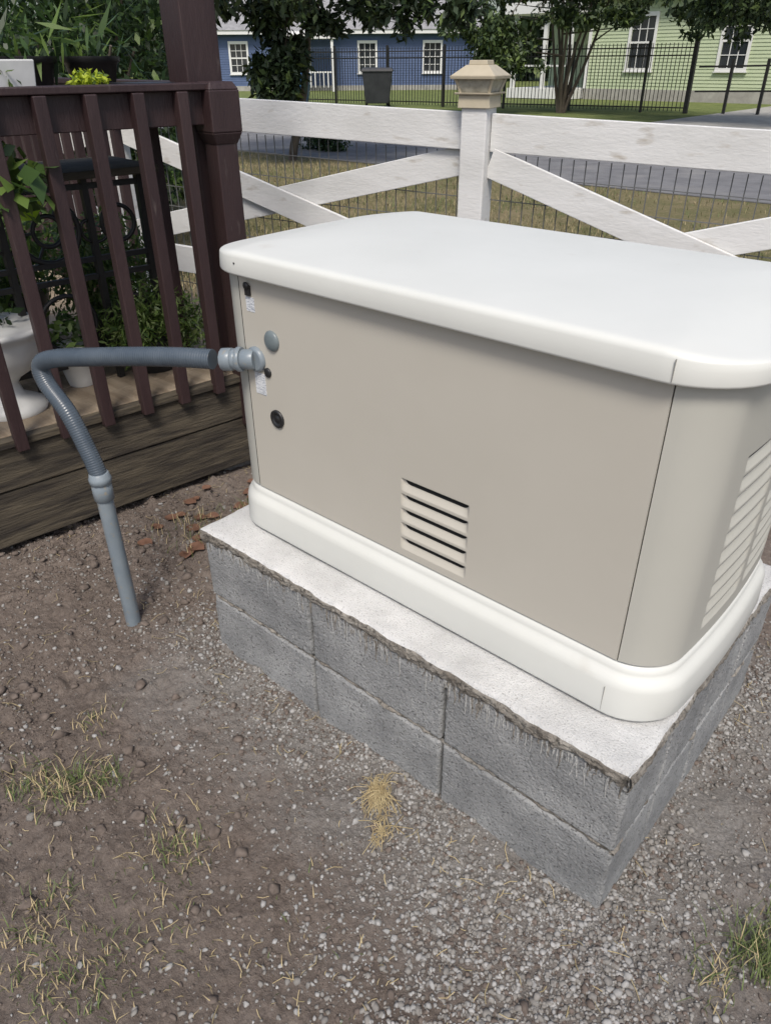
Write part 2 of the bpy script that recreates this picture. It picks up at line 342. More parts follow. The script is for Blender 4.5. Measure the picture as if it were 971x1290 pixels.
for i in range(38):
    if i<34: x,y=rng.uniform(-.74,-.3),rng.uniform(.10,.75)
    else: x,y=rng.uniform(1.3,1.7),rng.uniform(.8,1.2)
    leafcurl(e,(x,y,float(gh(x,y))+.008),rng.uniform(.03,.07),rng.uniform(0,6.28))
e.build("fallen_leaves",[M['deadleaf']])
n=46000; bx=rng.uniform(-11,3.5,n); by=2.2+6.7*rng.random(n)**1.3
k=fbm(bx*.8,by*.8,3)+rng.normal(0,.12,n)>-.08; bx=bx[k];by=by[k]
blades("roadside_grass",bx,by,rng.uniform(.02,.07,len(bx)),.0035,[M['grassG'],M['grassD']],(rng.random(len(bx))+fbm(bx*.5,by*.5,2)*1.6>.34).astype(int),lean=.9)
e=MB(); e.box((-300,9.0,.0),(300,15.2,.012)); e.build("road",[M['asphalt']])
e=MB(); e.box((-8.0,15.25,.0),(-3.0,60,.016)); e.build("driveway",[M['concrete']])
# ------------------------------------------------------------------ block pad
pad=empty("concrete_block_pad")
Lp,Wp=1.227,.813; bl=Lp/3
e=MB(); e.box((.016,.016,-.1),(Lp-.014,Wp-.014,.376)); e.build("mortar_core",[M['core']],pad)
e=MB()
for zi,(z0,z1) in enumerate([(-.06,.166),(.176,.372)]):
    e.box((Lp-.19,.194,z0),(Lp-.001,.402,z1)); e.box((Lp-.19,.41,z0),(Lp-.002,Wp-.194,z1))
    e.box((0.001,.194,z0),(.19,.402,z1)); e.box((.002,.41,z0),(.19,Wp-.194,z1))
    for i in range(3):
        e.box((i*bl+.004*(i>0)+.0015*(i==0),.004,z0+.001),((i+1)*bl-.004*(i<2)-.0015*(i==2),.19,z1-.001))
        e.box((i*bl+.004*(i>0),Wp-.19,z0),((i+1)*bl-.004*(i<2),Wp,z1))
e.build("blocks",[M['block']],pad,bevel=.003,seg=2)
def rough_face(name,org,du,W,z0,z1,nrm,seed,off=.0):
    nu=int(W/.0024); nz=int((z1-z0)/.0024); u=np.linspace(0,W,nu); z=np.linspace(z0,z1,nz); U,Z=np.meshgrid(u,z)
    ed_=np.minimum(np.minimum(U,W-U),np.minimum(Z-z0,z1-Z)); chip=np.clip(fbm(U*40+seed,Z*40+seed*2,3)-.03,0,1)*.03
    h=.0016*fbm(U*160+seed*9,Z*160,2)+.0012*fbm(U*25+seed,Z*25,2)-.0035*np.exp(-(ed_/.0028)**2)-chip*np.exp(-ed_/.006)-.003*(ed_<1e-6)
    pit=fbm(U*210+seed*3,Z*210+7,2); h=h-np.clip(pit-.13,0,1)*.014
    O=np.array(org)[None,None,:]; Vv=O+U[...,None]*np.array(du)+np.array(nrm)*(h+off)[...,None]; Vv[...,2]=Z
    I=np.arange(nu*nz).reshape(nz,nu); FF=np.stack([I[:-1,:-1],I[:-1,1:],I[1:,1:],I[1:,:-1]],-1).reshape(-1,4)
    fast_mesh(name,Vv.reshape(-1,3),FF,[M['block']],smooth=True,parent=pad)
q=0
for z0,z1 in ((-.05,.166),(.176,.3725)):
    for i in range(3):
        q+=1; rough_face("front_face_%d"%q,(i*bl+.004*(i>0),0,0),(1,0,0),bl-.004*(1+(0<i<2)),z0,z1,(0,-1,0),q*3.7,rng.uniform(.0005,.003))
    for a,b in ((0,.19),(.198,.401),(.411,.615),(.622,Wp)):
        q+=1; rough_face("end_face_%d"%q,(Lp,a,0),(0,1,0),b-a,z0,z1,(1,0,0),q*3.7,rng.uniform(.001,.0025))
def cap_top():
    nx_,ny_=420,200; X=np.linspace(-.004,Lp+.004,nx_); Y=np.linspace(-.004,Wp+.004,ny_); XX,YY=np.meshgrid(X,Y)
    ex=np.minimum(np.minimum(XX+.004,Lp+.004-XX),np.minimum(YY+.004,Wp+.004-YY))
    ZZ=.396+.003*fbm(XX*9,YY*9,4)-.006*np.exp(-ex/.004)*(1+1.5*fbm(XX*30,YY*30,2))+.0016*fbm(XX*90,YY*90,2)
    YY=YY+np.where(YY<.0,(fbm(XX*24,XX*3,4))*.014,0); XX=XX+np.where(XX>Lp,(fbm(YY*24,YY*3,4))*.012,0)
    I=np.arange(nx_*ny_).reshape(ny_,nx_); F=np.stack([I[:-1,:-1],I[:-1,1:],I[1:,1:],I[1:,:-1]],-1).reshape(-1,4)
    V=np.stack([XX,YY,ZZ],-1).reshape(-1,3)
    fast_mesh("cement_top",V,F,[M['padtop']],smooth=True,parent=pad)
    for nm,idx,ax in (("cap_lip_front",I[0,:],0),("cap_lip_end",I[:,-1],1),("cap_lip_left",I[::-1,0],1)):
        T=V[idx]; cs=T[:,ax]*1.0; k_=len(T); nr=12
        low=.362+fbm(cs*16,cs*2+ax*9,4)*.036+fbm(cs*90,cs*3,2)*.018
        rows=[T]
        for j in range(1,nr+1):
            t=j/nr; r_=T.copy(); r_[:,2]=T[:,2]*(1-t)+low*t
            out=.002+.006*np.sin(math.pi*t)*(.6+fbm(cs*50,cs*0+t*4+ax,3)*2)+.009*fbm(cs*150,cs*0+t*14,2)-.006*(t>.99)
            if nm=="cap_lip_front": r_[:,1]=T[:,1]*(1-t)-.0005*t-out
            elif nm=="cap_lip_end": r_[:,0]=(T[:,0]-Lp)*(1-t)+Lp+out
            else: r_[:,0]=T[:,0]*(1-t)-out
            rows.append(r_)
        ins=rows[-1].copy()
        if nm=="cap_lip_front": ins[:,1]=.008
        elif nm=="cap_lip_end": ins[:,0]=Lp-.008
        else: ins[:,0]=.008
        rows.append(ins); VV=np.concatenate(rows)
        J=np.arange(len(rows)*k_).reshape(len(rows),k_); FF=np.stack([J[1:,:-1],J[1:,1:],J[:-1,1:],J[:-1,:-1]],-1).reshape(-1,4)
        fast_mesh(nm,VV,FF,[M['mortar']],smooth=True,parent=pad)
cap_top()
def ooze(name,P0,P1,nrm,hw,amp,seed):
    k_=460; t=np.linspace(0,1,k_); P0=np.array(P0);P1=np.array(P1); C=P0+(P1-P0)*t[:,None]; nrm=np.array(nrm,float)
    d=(P1-P0)/np.linalg.norm(P1-P0); u=np.cross(nrm,d); Ls=np.linalg.norm(P1-P0)*t
    rows=[]
    for q in (-1,-.5,0,.5,1):
        wv=hw*(1+.9*fbm(Ls*40+seed,Ls*7+q*3,3)*2); dep=-.004+amp*(1-q*q)*np.clip(.25+2.6*fbm(Ls*26+seed*3,Ls*0+seed,3),-.9,1)-.002*(abs(q)==1)+.003*fbm(Ls*120,Ls*0+q*5,2)
        rows.append(C+u*(q*wv)[:,None]+nrm*dep[:,None])
    VV=np.concatenate(rows); J=np.arange(5*k_).reshape(5,k_); FF=np.stack([J[:-1,:-1],J[:-1,1:],J[1:,1:],J[1:,:-1]],-1).reshape(-1,4)
    fast_mesh(name,VV,FF,[M['mortar']],smooth=True,parent=pad)
ooze("bed_joint_front",(0,0,.171),(Lp,0,.171),(0,-1,0),.0055,.012,1)
ooze("bed_joint_end",(Lp,0,.171),(Lp,Wp,.171),(1,0,0),.0055,.010,5)
e=MB()
for i in range(460):
    x=rng.choice([rng.uniform(.02,Lp-.02),rng.normal(.58,.10),rng.normal(.95,.12),rng.normal(.16,.08)]); L_=rng.uniform(.006,.085)*rng.uniform(.2,1)
    if not .01<x<Lp-.01: continue
    z=.366; P=[]; Rr=[]; xx=x
    for t in np.linspace(0,1,6): xx+=rng.normal(0,.0014); P.append((xx,.0004-.0012,z-L_*t)); Rr.append(rng.uniform(.0014,.0038)*(1-.6*t))
    e.tube(P,Rr,6,0 if rng.random()<.55 else 1)
e.build("slurry_drips",[M['slurry'],M['mortar']],pad)
# ------------------------------------------------------------------ generator
gen=empty("standby_generator")
def rr(x0,x1,y0,y1,r,bow=0.0,na=10,ns=24):
    P=[]
    def seg(a,b,n):
        for t in np.linspace(0,1,n,endpoint=False): P.append((a[0]+(b[0]-a[0])*t,a[1]+(b[1]-a[1])*t))
    def arc(cx,cy,a0,a1):
        for t in np.linspace(0,1,na,endpoint=False):
            a=math.radians(a0+(a1-a0)*t); P.append((cx+r*math.cos(a),cy+r*math.sin(a)))
    seg((x0+r,y0),(x1-r,y0),ns); arc(x1-r,y0+r,-90,0); seg((x1,y0+r),(x1,y1-r),ns); arc(x1-r,y1-r,0,90)
    seg((x1-r,y1),(x0+r,y1),ns); arc(x0+r,y1-r,90,180); seg((x0,y1-r),(x0,y0+r),ns); arc(x0+r,y0+r,180,270)
    P=np.array(P); xc=(x0+x1)/2; hx=(x1-x0)/2; yc=(y0+y1)/2; hy=(y1-y0)/2
    wgt=np.clip((np.abs(P[:,0]-xc)-(hx-r))/r,0,1); P[:,0]+=np.sign(P[:,0]-xc)*wgt*bow*(1-((P[:,1]-yc)/hy)**2)
    return P
BX0,BX1,BY0,BY1=.030,1.218,.088,.722
def loft(name,levels,mats,parent,bow=.02,r=.10,zf=None,cap=True,capb=False):
    V=[]
    for z,ins in levels:
        rr_=max(r-ins,.02)
        P=rr(BX0+ins,BX1-ins,BY0+ins,BY1-ins,rr_,bow); n=len(P)
        zz=np.full(n,z)
        if zf is not None: zz=zz+zf(P[:,0],P[:,1],z)
        V.append(np.column_stack([P,zz]))
    k_=len(levels); V=np.concatenate(V); b=MB()
    F=[(i*n+j,i*n+(j+1)%n,(i+1)*n+(j+1)%n,(i+1)*n+j) for i in range(k_-1) for j in range(n)]
    b.add(V,F,0,True)
    if cap: b.f.append(list(range((k_-1)*n,k_*n))); b.m.append(0); b.sm.append(True)
    if capb: b.f.append(list(range(n))[::-1]); b.m.append(0); b.sm.append(False)
    return b.build(name,mats,parent)
loft("base_skirt",[(.403,.010),(.4045,.003),(.409,-.0005),(.412,-.0015),(.445,-.0005),(.474,.001),(.482,.003),(.489,.0065),(.496,.0115),(.5015,.0155),(.506,.0172),(.5215,.0185),(.5225,.030)],[M['trim']],gen,capb=True)
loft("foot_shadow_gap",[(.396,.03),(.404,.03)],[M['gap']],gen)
loft("inner_body",[(.515,.026),(1.082,.026)],[M['gap']],gen)
def lidz(x,y,z):
    d=np.clip(np.abs(x-.626)-.485,0,1); return -(z>1.1)*d*.13*np.clip((z-1.1)/.02,0,1)
lv=[(1.076,.016),(1.070,.004),(1.0665,.0005),(1.0665,-.004),(1.0685,-.0065),(1.0715,-.0072),(1.090,-.0062),(1.104,-.0048),(1.1085,-.0035),(1.1125,-.0005),(1.1152,.004),(1.1167,.0095),(1.1175,.016),(1.1195,.04),(1.1225,.08),(1.1250,.13),(1.127,.19),(1.128,.25),(1.1285,.29)]
loft("roof_lid",lv,[M['trim']],gen,zf=lidz,r=.115,bow=.022)
def louv(u,z,regions):
    d=np.zeros_like(u); dark=np.zeros_like(u,bool)
    for (u0,u1,z0,zn,pitch_,hgt,dep) in regions:
        for i in range(zn):
            zb=z0+i*pitch_; q=(z-zb)/hgt
            end=np.clip(np.minimum(u-u0,u1-u)/.020,0,1); end=np.sqrt(np.clip(1-(1-end)**2,0,1))
            ok=(q>=0)&(q<=1)&(u>u0)&(u<u1)
            d=np.where(ok,dep*end*(q**.9),d); dark|=ok&(q>.93)&(end>.7)  # top of each louvre gets near-black faces as painted shade
    return d,dark
def axisfine(a,b,zones,fine,coarse):
    pts=[a]; v=a
    while v<b-1e-9:
        st=fine if any(z0-1e-6<=v<=z1 for z0,z1 in zones) else coarse
        if st==coarse:
            for z0,z1 in zones:
                if v<z0<v+st: st=max(z0-v,1e-4)
        v=min(v+st,b); pts.append(v)
    return np.array(pts)
zp0,zp1=.5275,1.076
fx=axisfine(.131,1.1225,[(.60,.79)],.0025,.05); fz=axisfine(zp0,zp1,[(.53,.735)],.0012,.04)
XX,ZZ=np.meshgrid(fx,fz); d,dk=louv(XX,ZZ,[(.608,.780,.545,5,.0365,.029,.0145)])
YY=.106+d
J=np.arange(XX.size).reshape(XX.shape); FF=np.stack([J[:-1,:-1],J[:-1,1:],J[1:,1:],J[1:,:-1]],-1).reshape(-1,4)
dkf=(dk[:-1,:-1]&dk[1:,1:]).ravel().astype(int)
fast_mesh("front_panel",np.stack([XX,YY,ZZ],-1).reshape(-1,3),FF,[M['panel'],M['gap']],dkf,smooth=True,parent=gen)
e=MB(); e.box((.1305,.1062,zp0-.0005),(.1310,.114,zp1)); e.box((1.1226,.1062,zp0),(1.1232,.114,zp1)); e.box((.131,.1062,zp0-.001),(1.1226,.114,zp0-.0002)); e.build("front_panel_returns",[M['panel']],gen)
def wrap(name,sub,regions,mat_,fine_s):
    P=np.array(sub); s=np.concatenate([[0],np.cumsum(np.linalg.norm(np.diff(P,axis=0),axis=1))])
    S=np.unique(np.concatenate([s]+[np.arange(a,b,.004) for a,b in fine_s])); Px=np.interp(S,s,P[:,0]); Py=np.interp(S,s,P[:,1])
    T=np.gradient(np.column_stack([Px,Py]),axis=0); T/=np.linalg.norm(T,axis=1)[:,None]; Nn=np.column_stack([T[:,1],-T[:,0]])
    zz=axisfine(zp0,zp1,[(.53,.95)] if regions else [],.0015,.06)
    SS,ZZ=np.meshgrid(S,zz); d,dk=louv(SS,ZZ,regions)
    X=Px[None,:]-Nn[:,0][None,:]*d; Y=Py[None,:]-Nn[:,1][None,:]*d
    J=np.arange(SS.size).reshape(SS.shape); FF=np.stack([J[:-1,:-1],J[:-1,1:],J[1:,1:],J[1:,:-1]],-1).reshape(-1,4)
    fast_mesh(name,np.stack([X,Y,ZZ],-1).reshape(-1,3),FF,[mat_,M['gap']],(dk[:-1,:-1]&dk[1:,1:]).ravel().astype(int),smooth=True,parent=gen)
O=rr(BX0+.014,BX1-.018,.106,BY1-.018,.085,.02,na=16,ns=40)
o=list(map(tuple,O)); 
i0=next(i for i,p in enumerate(o) if p[0]>1.1255 and i<60)
right=[(1.1255,.106)]+[p for p in o[i0:] ]
cut=next(i for i,p in enumerate(right) if p[1]>BY1-.019 and p[0]<.7)
right=right[:cut]
left=[p for p in o if (p[0]<.126 and p[1]<.5)]
left=sorted(left,key=lambda p:(-p[1],p[0])); left+= [(.1285,.106)]
wrap("corner_and_end_panel",right,[(.185,.355,.560,10,.0365,.030,.0145),(.385,.55,.560,10,.0365,.030,.0145)],M['corner_shaded'],[(.15,.60)])
wrap("left_corner_panel",left,[],M['corner_shaded'],[])
backp=[(.7,BY1-.018),(.15,BY1-.018),(.06,.64),(.05,.5)]
wrap("back_panel",backp,[],M['corner_shaded'],[])
e=MB(); e.box((1.1255,.0812,1.072),(1.1262,.09,1.105)); e.box((1.1180,.0864,.413),(1.1187,.095,.472)); e.build("trim_seams",[M['seam']],gen)
e=MB(); e.lathe((.228,.106,.931),[(.0235,0),(.0235,.003),(.021,.006),(.014,.009),(.004,.010)],28,0,'y')
e.lathe((.204,.106,.851),[(.0115,0),(.0115,.003),(.009,.005),(.002,.005)],20,1,'y')
e.lathe((.224,.106,.741),[(.0225,0),(.0225,.004),(.019,.006),(.015,.004),(.013,.0015),(.008,.0015),(.006,.004),(.001,.004)],28,1,'y')
e.lathe((.152,.0815,1.092),[(.0025,0),(.002,.001)],12,1,'y')
e.box((.154,.1005,1.021),(.170,.1058,1.043),1); e.lathe((.162,.1005,1.043),[(.008,0),(.008,.003),(.002,.004)],16,1,'y')
e.box((.150,.1052,.985),(.178,.1058,1.017),2); e.box((.155,.1052,.790),(.192,.1058,.843),2)
e.build("panel_fittings",[M['dome'],M['black'],M['label']],gen,bevel=0)
# ------------------------------------------------------------------ conduit
con=empty("electrical_conduit")
path=catmull([(-.28,-.12,.50),(-.305,-.121,.56),(-.355,-.128,.665),(-.42,-.137,.735),(-.432,-.135,.785),(-.37,-.118,.812),(-.25,-.075,.832),(-.11,-.024,.852),(.0,.018,.864),(.075,.050,.868)],22)
s=np.concatenate([[0],np.cumsum(np.linalg.norm(np.diff(path,axis=0),axis=1))]); S=np.arange(0,s[-1],.0011)
P=np.column_stack([np.interp(S,s,path[:,i]) for i in range(3)])
for _ in range(12): P[1:-1]=(P[:-2]+2*P[1:-1]+P[2:])/4
e=MB(); e.tube(P,.0235*(1+.013*np.sin(S*2*math.pi/.0066)),20,0); e.build("flexible_conduit",[M['conduit']],con)
e=MB()
px,py=-.28,-.12
e.lathe((px,py,-.05),[(.0225,0),(.0225,.49)],24,0)
e.lathe((px,py,.428),[(.024,0),(.0275,.002),(.0275,.042),(.0255,.045),(.0255,.053)],24,0)
e.lathe((px,py,.480),[(.027,0),(.0305,.002),(.0305,.016),(.028,.019),(.0262,.030),(.0245,.031)],12,1)
d=np.array([.165,.100,.876])-np.array([.075,.050,.868]); d/=np.linalg.norm(d); A=np.array([.070,.047,.8675])
def seg(a,b,r,n=24,m=0): e.tube([A+d*a,A+d*(a+.002),A+d*(b-.002),A+d*b],[r*.94,r,r,r*.94],n,m)
seg(0.03,.056,.0268,12,1); seg(.056,.068,.025); seg(.068,.080,.0290,24,1); seg(.080,.112,.0235)
e.lathe((.168,.106,.8755),[(.030,0),(.030,.004),(.028,.009),(.024,.011)],28,1,'y')
e.build("pvc_pipe_and_connectors",[M['pvc'],M['pvc']],con)
# ------------------------------------------------------------------ deck
A0=np.array([-.9,-.19]); ed=np.array([.128,.992]); ed/=np.linalg.norm(ed); nd=np.array([ed[1],-ed[0]])
def D(s_,o_,z): p=A0+ed*s_+nd*o_; return (p[0],p[1],z)
deck=empty("wooden_deck")
e=MB(); e.box((-1.6,-.04,.235),(1.03,0,.385),0,D); e.box((-1.6,-.045,.03),(1.03,-.006,.229),0,D); e.build("rim_beams",[M['beam']],deck,bevel=.004)
e=MB(); e.box((-1.6,-.03,.386),(1.05,.012,.412),0,D); e.build("deck_nosing",[M['beam']],deck,bevel=.003)
e=MB()
for i in range(24):
    o1=-.035-i*.145; e.box((-1.6,o1-.139,.386),(1.05,o1,.411+rng.uniform(-.001,.001)),0,D)
e.build("deck_boards",[M['board']],deck,bevel=.003)
e=MB(); e.box((-1.6,-3.4,.1),(-1.56,-.05,.385),0,D); e.box((1.0,-3.4,.1),(1.03,-.05,.385),0,D); e.build("deck_joists",[M['beam']],deck)
e=MB(); e.box((.86,-.22,-.05),(1.03,-.05,.095),0,D); e.box((.86,-.23,.10),(1.03,-.06,.23),0,D); e.build("pier_block",[M['g2']],deck,bevel=.004)
rail=empty("deck_railing")
e=MB(); e.box((-1.6,-.085,1.385),(.95,.03,1.405),0,D); e.box((-1.6,-.04,1.285),(.94,-.002,1.384),0,D)
for i in range(-9,7):
    c=.11+i*.147
    if c>.90: continue
    e.box((c-.019,0,.375),(c+.019,.038,1.383),0,D)
e.build("handrail_and_balusters",[M['dkwood']],rail,bevel=.003)
e=MB(); e.box((.945,-.045,.2),(1.025,.035,1.26),0,D)
c=D(.985,-.005,0)[:2]
e.frustum(c,1.225,1.262,.082,.112,rot=-.13); e.frustum(c,1.262,1.385,.112,.112,rot=-.13); e.frustum(c,1.385,1.408,.112,.085,rot=-.13)
e.build("corner_post",[M['dkwood']],rail,bevel=.004)
e=MB(); e.box((.925,-.20,.0),(1.055,-.07,3.2),0,D); e.build("pergola_post",[M['dkwood']],rail,bevel=.005)
e=MB()
e.box((.965,-3.4,1.385),(1.03,-.21,1.405),0,D); e.box((.98,-3.4,1.285),(1.0,-.21,1.384),0,D)
for i in range(5,22):
    o1=-.2-i*.147; e.box((1.0,o1-.019,.40),(1.038,o1+.019,1.383),0,D)
e.build("far_side_railing",[M['dkwood']],rail,bevel=.003)
# ------------------------------------------------------------------ white fence
fen=empty("white_crossbuck_fence")
fd=np.array([1,.25]); fd/=np.linalg.norm(fd); fn=np.array([fd[1],-fd[0]]); FP=np.array([-.49,1.86])
slope=-.03
def FW(s_,o_,z): p=FP+fd*s_+fn*o_; return (p[0],p[1],z+slope*s_)
posts=[-4.2,-2.05,0,1.75,3.5]
e=MB()
for s_ in posts: e.box((s_-.055,-.075,-.1),(s_+.055,.04,1.305),0,FW)
e.build("posts",[M['white']],fen,bevel=.006)
e=MB()
for a,b in zip(posts[:-1],posts[1:]):
    e.box((a+.058,-.035,1.140),(b-.058,-.01,1.280),0,FW)
    e.box((a+.058,-.035,.42),(b-.058,-.012,.56),0,FW)
    for (za,zb,off) in ((1.10,.60,-.018),(.60,1.10,-.042)):
        e.beam(FW(a+.06,off,za),FW(b-.06,off,zb),.018,.115)
e.build("rails_and_cross_braces",[M['white']],fen,bevel=.003)
e=MB()
a,b=-4.2,3.5
for z in np.arange(.05,1.15,.10): e.beam(FW(a,-.06,z),FW(b,-.06,z),.0034,.0034)
for s_ in np.arange(a,b,.05): e.beam(FW(s_,-.062,.02),FW(s_,-.062,1.13),.0034,.0034,0,(1,0,0))
e.build("wire_mesh",[M['wire']],fen)
cl=empty("post_cap_light")
c=FW(0,-.017,0)[:2]; ra=math.atan2(fd[1],fd[0]); e=MB()
e.frustum(c,1.298,1.345,.135,.130,rot=ra); e.frustum(c,1.345,1.352,.155,.160,rot=ra)
e.frustum(c,1.352,1.398,.118,.150,1,rot=ra)
for sx in (-1,1):
    for sy in (-1,1):
        def q(w,z): x,y=sx*w/2,sy*w/2; return (c[0]+x*math.cos(ra)-y*math.sin(ra),c[1]+x*math.sin(ra)+y*math.cos(ra),z)
        e.beam(q(.12,1.350),q(.154,1.400),.010,.010)
e.frustum(c,1.398,1.410,.185,.190,rot=ra); e.frustum(c,1.410,1.446,.184,.092,rot=ra); e.frustum(c,1.446,1.462,.078,.073,rot=ra)
e.build("cap_body",[M['cap'],M['caplens']],cl,bevel=.002)
# ------------------------------------------------------------------ foliage
def cloud(name,clumps,size,mats,probs,parent=None,aspect=.45,droop=.3,seed=1):
    r_=np.random.default_rng(seed); C=[]
    for (cx,cy,cz,rx,ry,rz,n) in clumps:
        d=r_.normal(0,1,(n,3)); d/=np.linalg.norm(d,axis=1)[:,None]; rad=r_.random(n)**.45
        C.append(np.array([cx,cy,cz])+d*rad[:,None]*np.array([rx,ry,rz]))
    C=np.concatenate(C); n=len(C)
    ax=r_.normal(0,1,(n,3)); ax[:,2]-=droop*1.5; ax/=np.linalg.norm(ax,axis=1)[:,None]
    up=r_.normal(0,.6,(n,3)); up[:,2]+=1; sd_=np.cross(ax,up); sd_/=np.linalg.norm(sd_,axis=1)[:,None]+1e-9
    L_=size*r_.uniform(.6,1.3,n)[:,None]
    V=np.stack([C,C+ax*L_*.45+sd_*L_*aspect*.5,C+ax*L_,C+ax*L_*.45-sd_*L_*aspect*.5],1).reshape(-1,3)
    F=np.arange(4*n).reshape(n,4)
    return fast_mesh(name,V,F,mats,r_.choice(len(mats),n,p=probs),parent=parent)
def clumps(c,R,n,rc,leaves,seed,flat=1.0):
    r_=np.random.default_rng(seed); out=[]
    for i in range(n):
        d=r_.normal(0,1,3); d/=np.linalg.norm(d); k_=r_.random()**.4
        s_=r_.uniform(.6,1.3)*rc
        out.append((c[0]+d[0]*R[0]*k_,c[1]+d[1]*R[1]*k_,c[2]+d[2]*R[2]*k_,s_,s_,s_*.7*flat,int(leaves*s_/rc)))
    return out
LM=[M['leafA'],M['leafB'],M['leafC']]; FM=[M['fleafA'],M['fleafB'],M['fleafC']]
def split(ex,seed):
    r_=np.random.default_rng(seed); out=[]
    for (x,y,z,a,b,c_,n) in ex:
        k_=7
        for i in range(k_):
            out.append((x+r_.normal(0,a*.5),y+r_.normal(0,b*.5),z+r_.normal(0,c_*.5),a*r_.uniform(.25,.5),b*r_.uniform(.25,.5),c_*r_.uniform(.3,.55),n//k_))
    return out
def tree(name,base,h,cr,cc,ncl,rc,lv_,size,probs,seed,stems=1,tr=.15,spread=.3,extra=[]):
    t=empty(name); r_=np.random.default_rng(seed); b=MB()
    for i in range(stems):
        a=6.28*i/max(stems,1)+r_.uniform(0,.5); sp=spread*(stems>1)
        p0=np.array(base)+np.array([math.cos(a),math.sin(a),0])*sp*.15
        top=np.array([cc[0]+math.cos(a)*sp*2.2,cc[1]+math.sin(a)*sp*2.2,cc[2]])
        P=catmull([p0,p0*.6+top*.4+r_.normal(0,.05*h/3,3),top],6); P[0,2]-=.1
        b.tube(P,np.linspace(tr,tr*.4,len(P)),9,0)
        for k_ in range(4 if stems==1 else 2):
            q=P[int(len(P)*r_.uniform(.5,.9))]; e_=q+np.array([r_.normal(0,cr[0]*.5),r_.normal(0,cr[1]*.5),r_.uniform(.1,.7)*cr[2]])
            b.tube(catmull([q,(q+e_)/2+r_.normal(0,.1,3),e_],4),np.linspace(tr*.45,tr*.12,9),7,0)
    for ex in extra[:8]:
        e_=np.array(ex[:3]); q=np.array([cc[0]*.7+e_[0]*.3,cc[1]*.7+e_[1]*.3,cc[2]-.2])
        b.tube(catmull([q,(q+e_)/2+np.array([0,0,.25]),e_+np.array([0,0,-.1])],5),np.linspace(tr*.3,tr*.06,11),6,0)
    b.build("trunk_and_limbs",[M['bark']],t)
    cloud("foliage",clumps(cc,cr,ncl,rc,lv_,seed)+split(extra,seed+1)+[(x,y,z,a*.7,b_*.7,c_*.7,n//3) for (x,y,z,a,b_,c_,n) in extra],size,FM,probs,t,seed=seed)
    return t
tree("pecan_tree",(-9.15,8.6,0),4,(2.6,2.2,1.3),(-8.4,8.6,3.35),60,.55,260,.15,[.76,.20,.04],11,1,.08,
     extra=[(-8.6,8.1,1.40,.62,.5,.50,1900),(-8.9,8.1,2.0,.7,.4,.4,800),(-8.1,8.4,2.0,.5,.4,.26,380),(-7.4,8.6,2.12,.55,.4,.26,380),(-6.7,8.9,2.08,.5,.4,.28,380),(-6.0,9.1,2.12,.45,.4,.3,340),(-9.8,7.4,2.1,.6,.5,.4,500),(-8.6,8.0,1.05,.35,.3,.3,420),(-10.3,7.2,1.9,.4,.4,.3,240)])
tree("crepe_myrtle_tree",(-12.2,23.0,0),5,(4.3,2.2,1.2),(-11.8,23.0,4.0),85,.75,230,.18,[.35,.45,.20],12,9,.06,.5,
     extra=[(-13.8,21.0,1.75,1.0,.8,.85,1900),(-13.4,21.1,2.3,.9,.7,.5,800),(-14.8,20.9,2.5,.8,.7,.4,500),(-12.9,21.2,1.3,.5,.6,.5,350),(-11.4,22,2.45,.9,.7,.4,600),(-10,22.0,2.5,1.0,.6,.38,650),(-8,22.2,2.5,1.0,.6,.4,650),(-6.6,22.5,2.5,1.0,.6,.4,650)])
tree("shade_tree",(-2.5,19.5,0),6,(3.4,2.5,1.3),(-5.5,20.5,3.9),60,.7,230,.18,[.5,.4,.1],13,1,.16,extra=[(-7.0,20.4,2.5,.8,.6,.38,550),(-5.9,20.4,2.4,.8,.6,.4,550)])
def bush(name,c,R,n,rc,lv_,size,probs,seed,mats=LM):
    t=empty(name); b=MB()
    for i in range(5):
        a=i*1.3; b.tube(catmull([(c[0],c[1],0 if c[2]-R[2]<.6 else c[2]-R[2]),(c[0]+.2*R[0]*math.cos(a),c[1]+.2*R[1]*math.sin(a),c[2]*.6),(c[0]+.6*R[0]*math.cos(a),c[1]+.6*R[1]*math.sin(a),c[2]+.3*R[2])],4),np.linspace(.03,.008,9)*max(R[0],.2),6)
    b.build("stems",[M['bark']],t); cloud("foliage",clumps(c,R,n,rc,lv_,seed),size,mats,probs,t,seed=seed)
bush("shrub",(-4.6,2.3,1.2),(1.2,.9,1.2),45,.33,260,.08,[.6,.3,.1],21)
bush("shrub.001",(-6.8,3.6,1.5),(1.8,1.3,1.5),50,.45,260,.11,[.7,.24,.06],22)
bush("shrub.002",(-6.2,.6,1.5),(1.5,1.5,1.5),50,.42,260,.10,[.7,.25,.05],23)
bush("dark_patch_standin",(-9.8,10.0,.25),(.75,.35,.28),14,.2,160,.08,[.85,.15,0],24)  # added shrub, its dark leaves stand in for a shadow-like blob on the road
e_=[]
r_=np.random.default_rng(5)
for i in range(230):
    t=i/230; x=-95+t*110; y=60+r_.normal(0,3)-.25*abs(x+40)*.4; z=r_.uniform(1,11); s_=r_.uniform(1.8,3.2)
    e_.append((x,y,z,s_,s_,s_*.8,150))
cloud("distant_trees",e_,.95,FM,[.5,.38,.12],seed=9,aspect=.7)
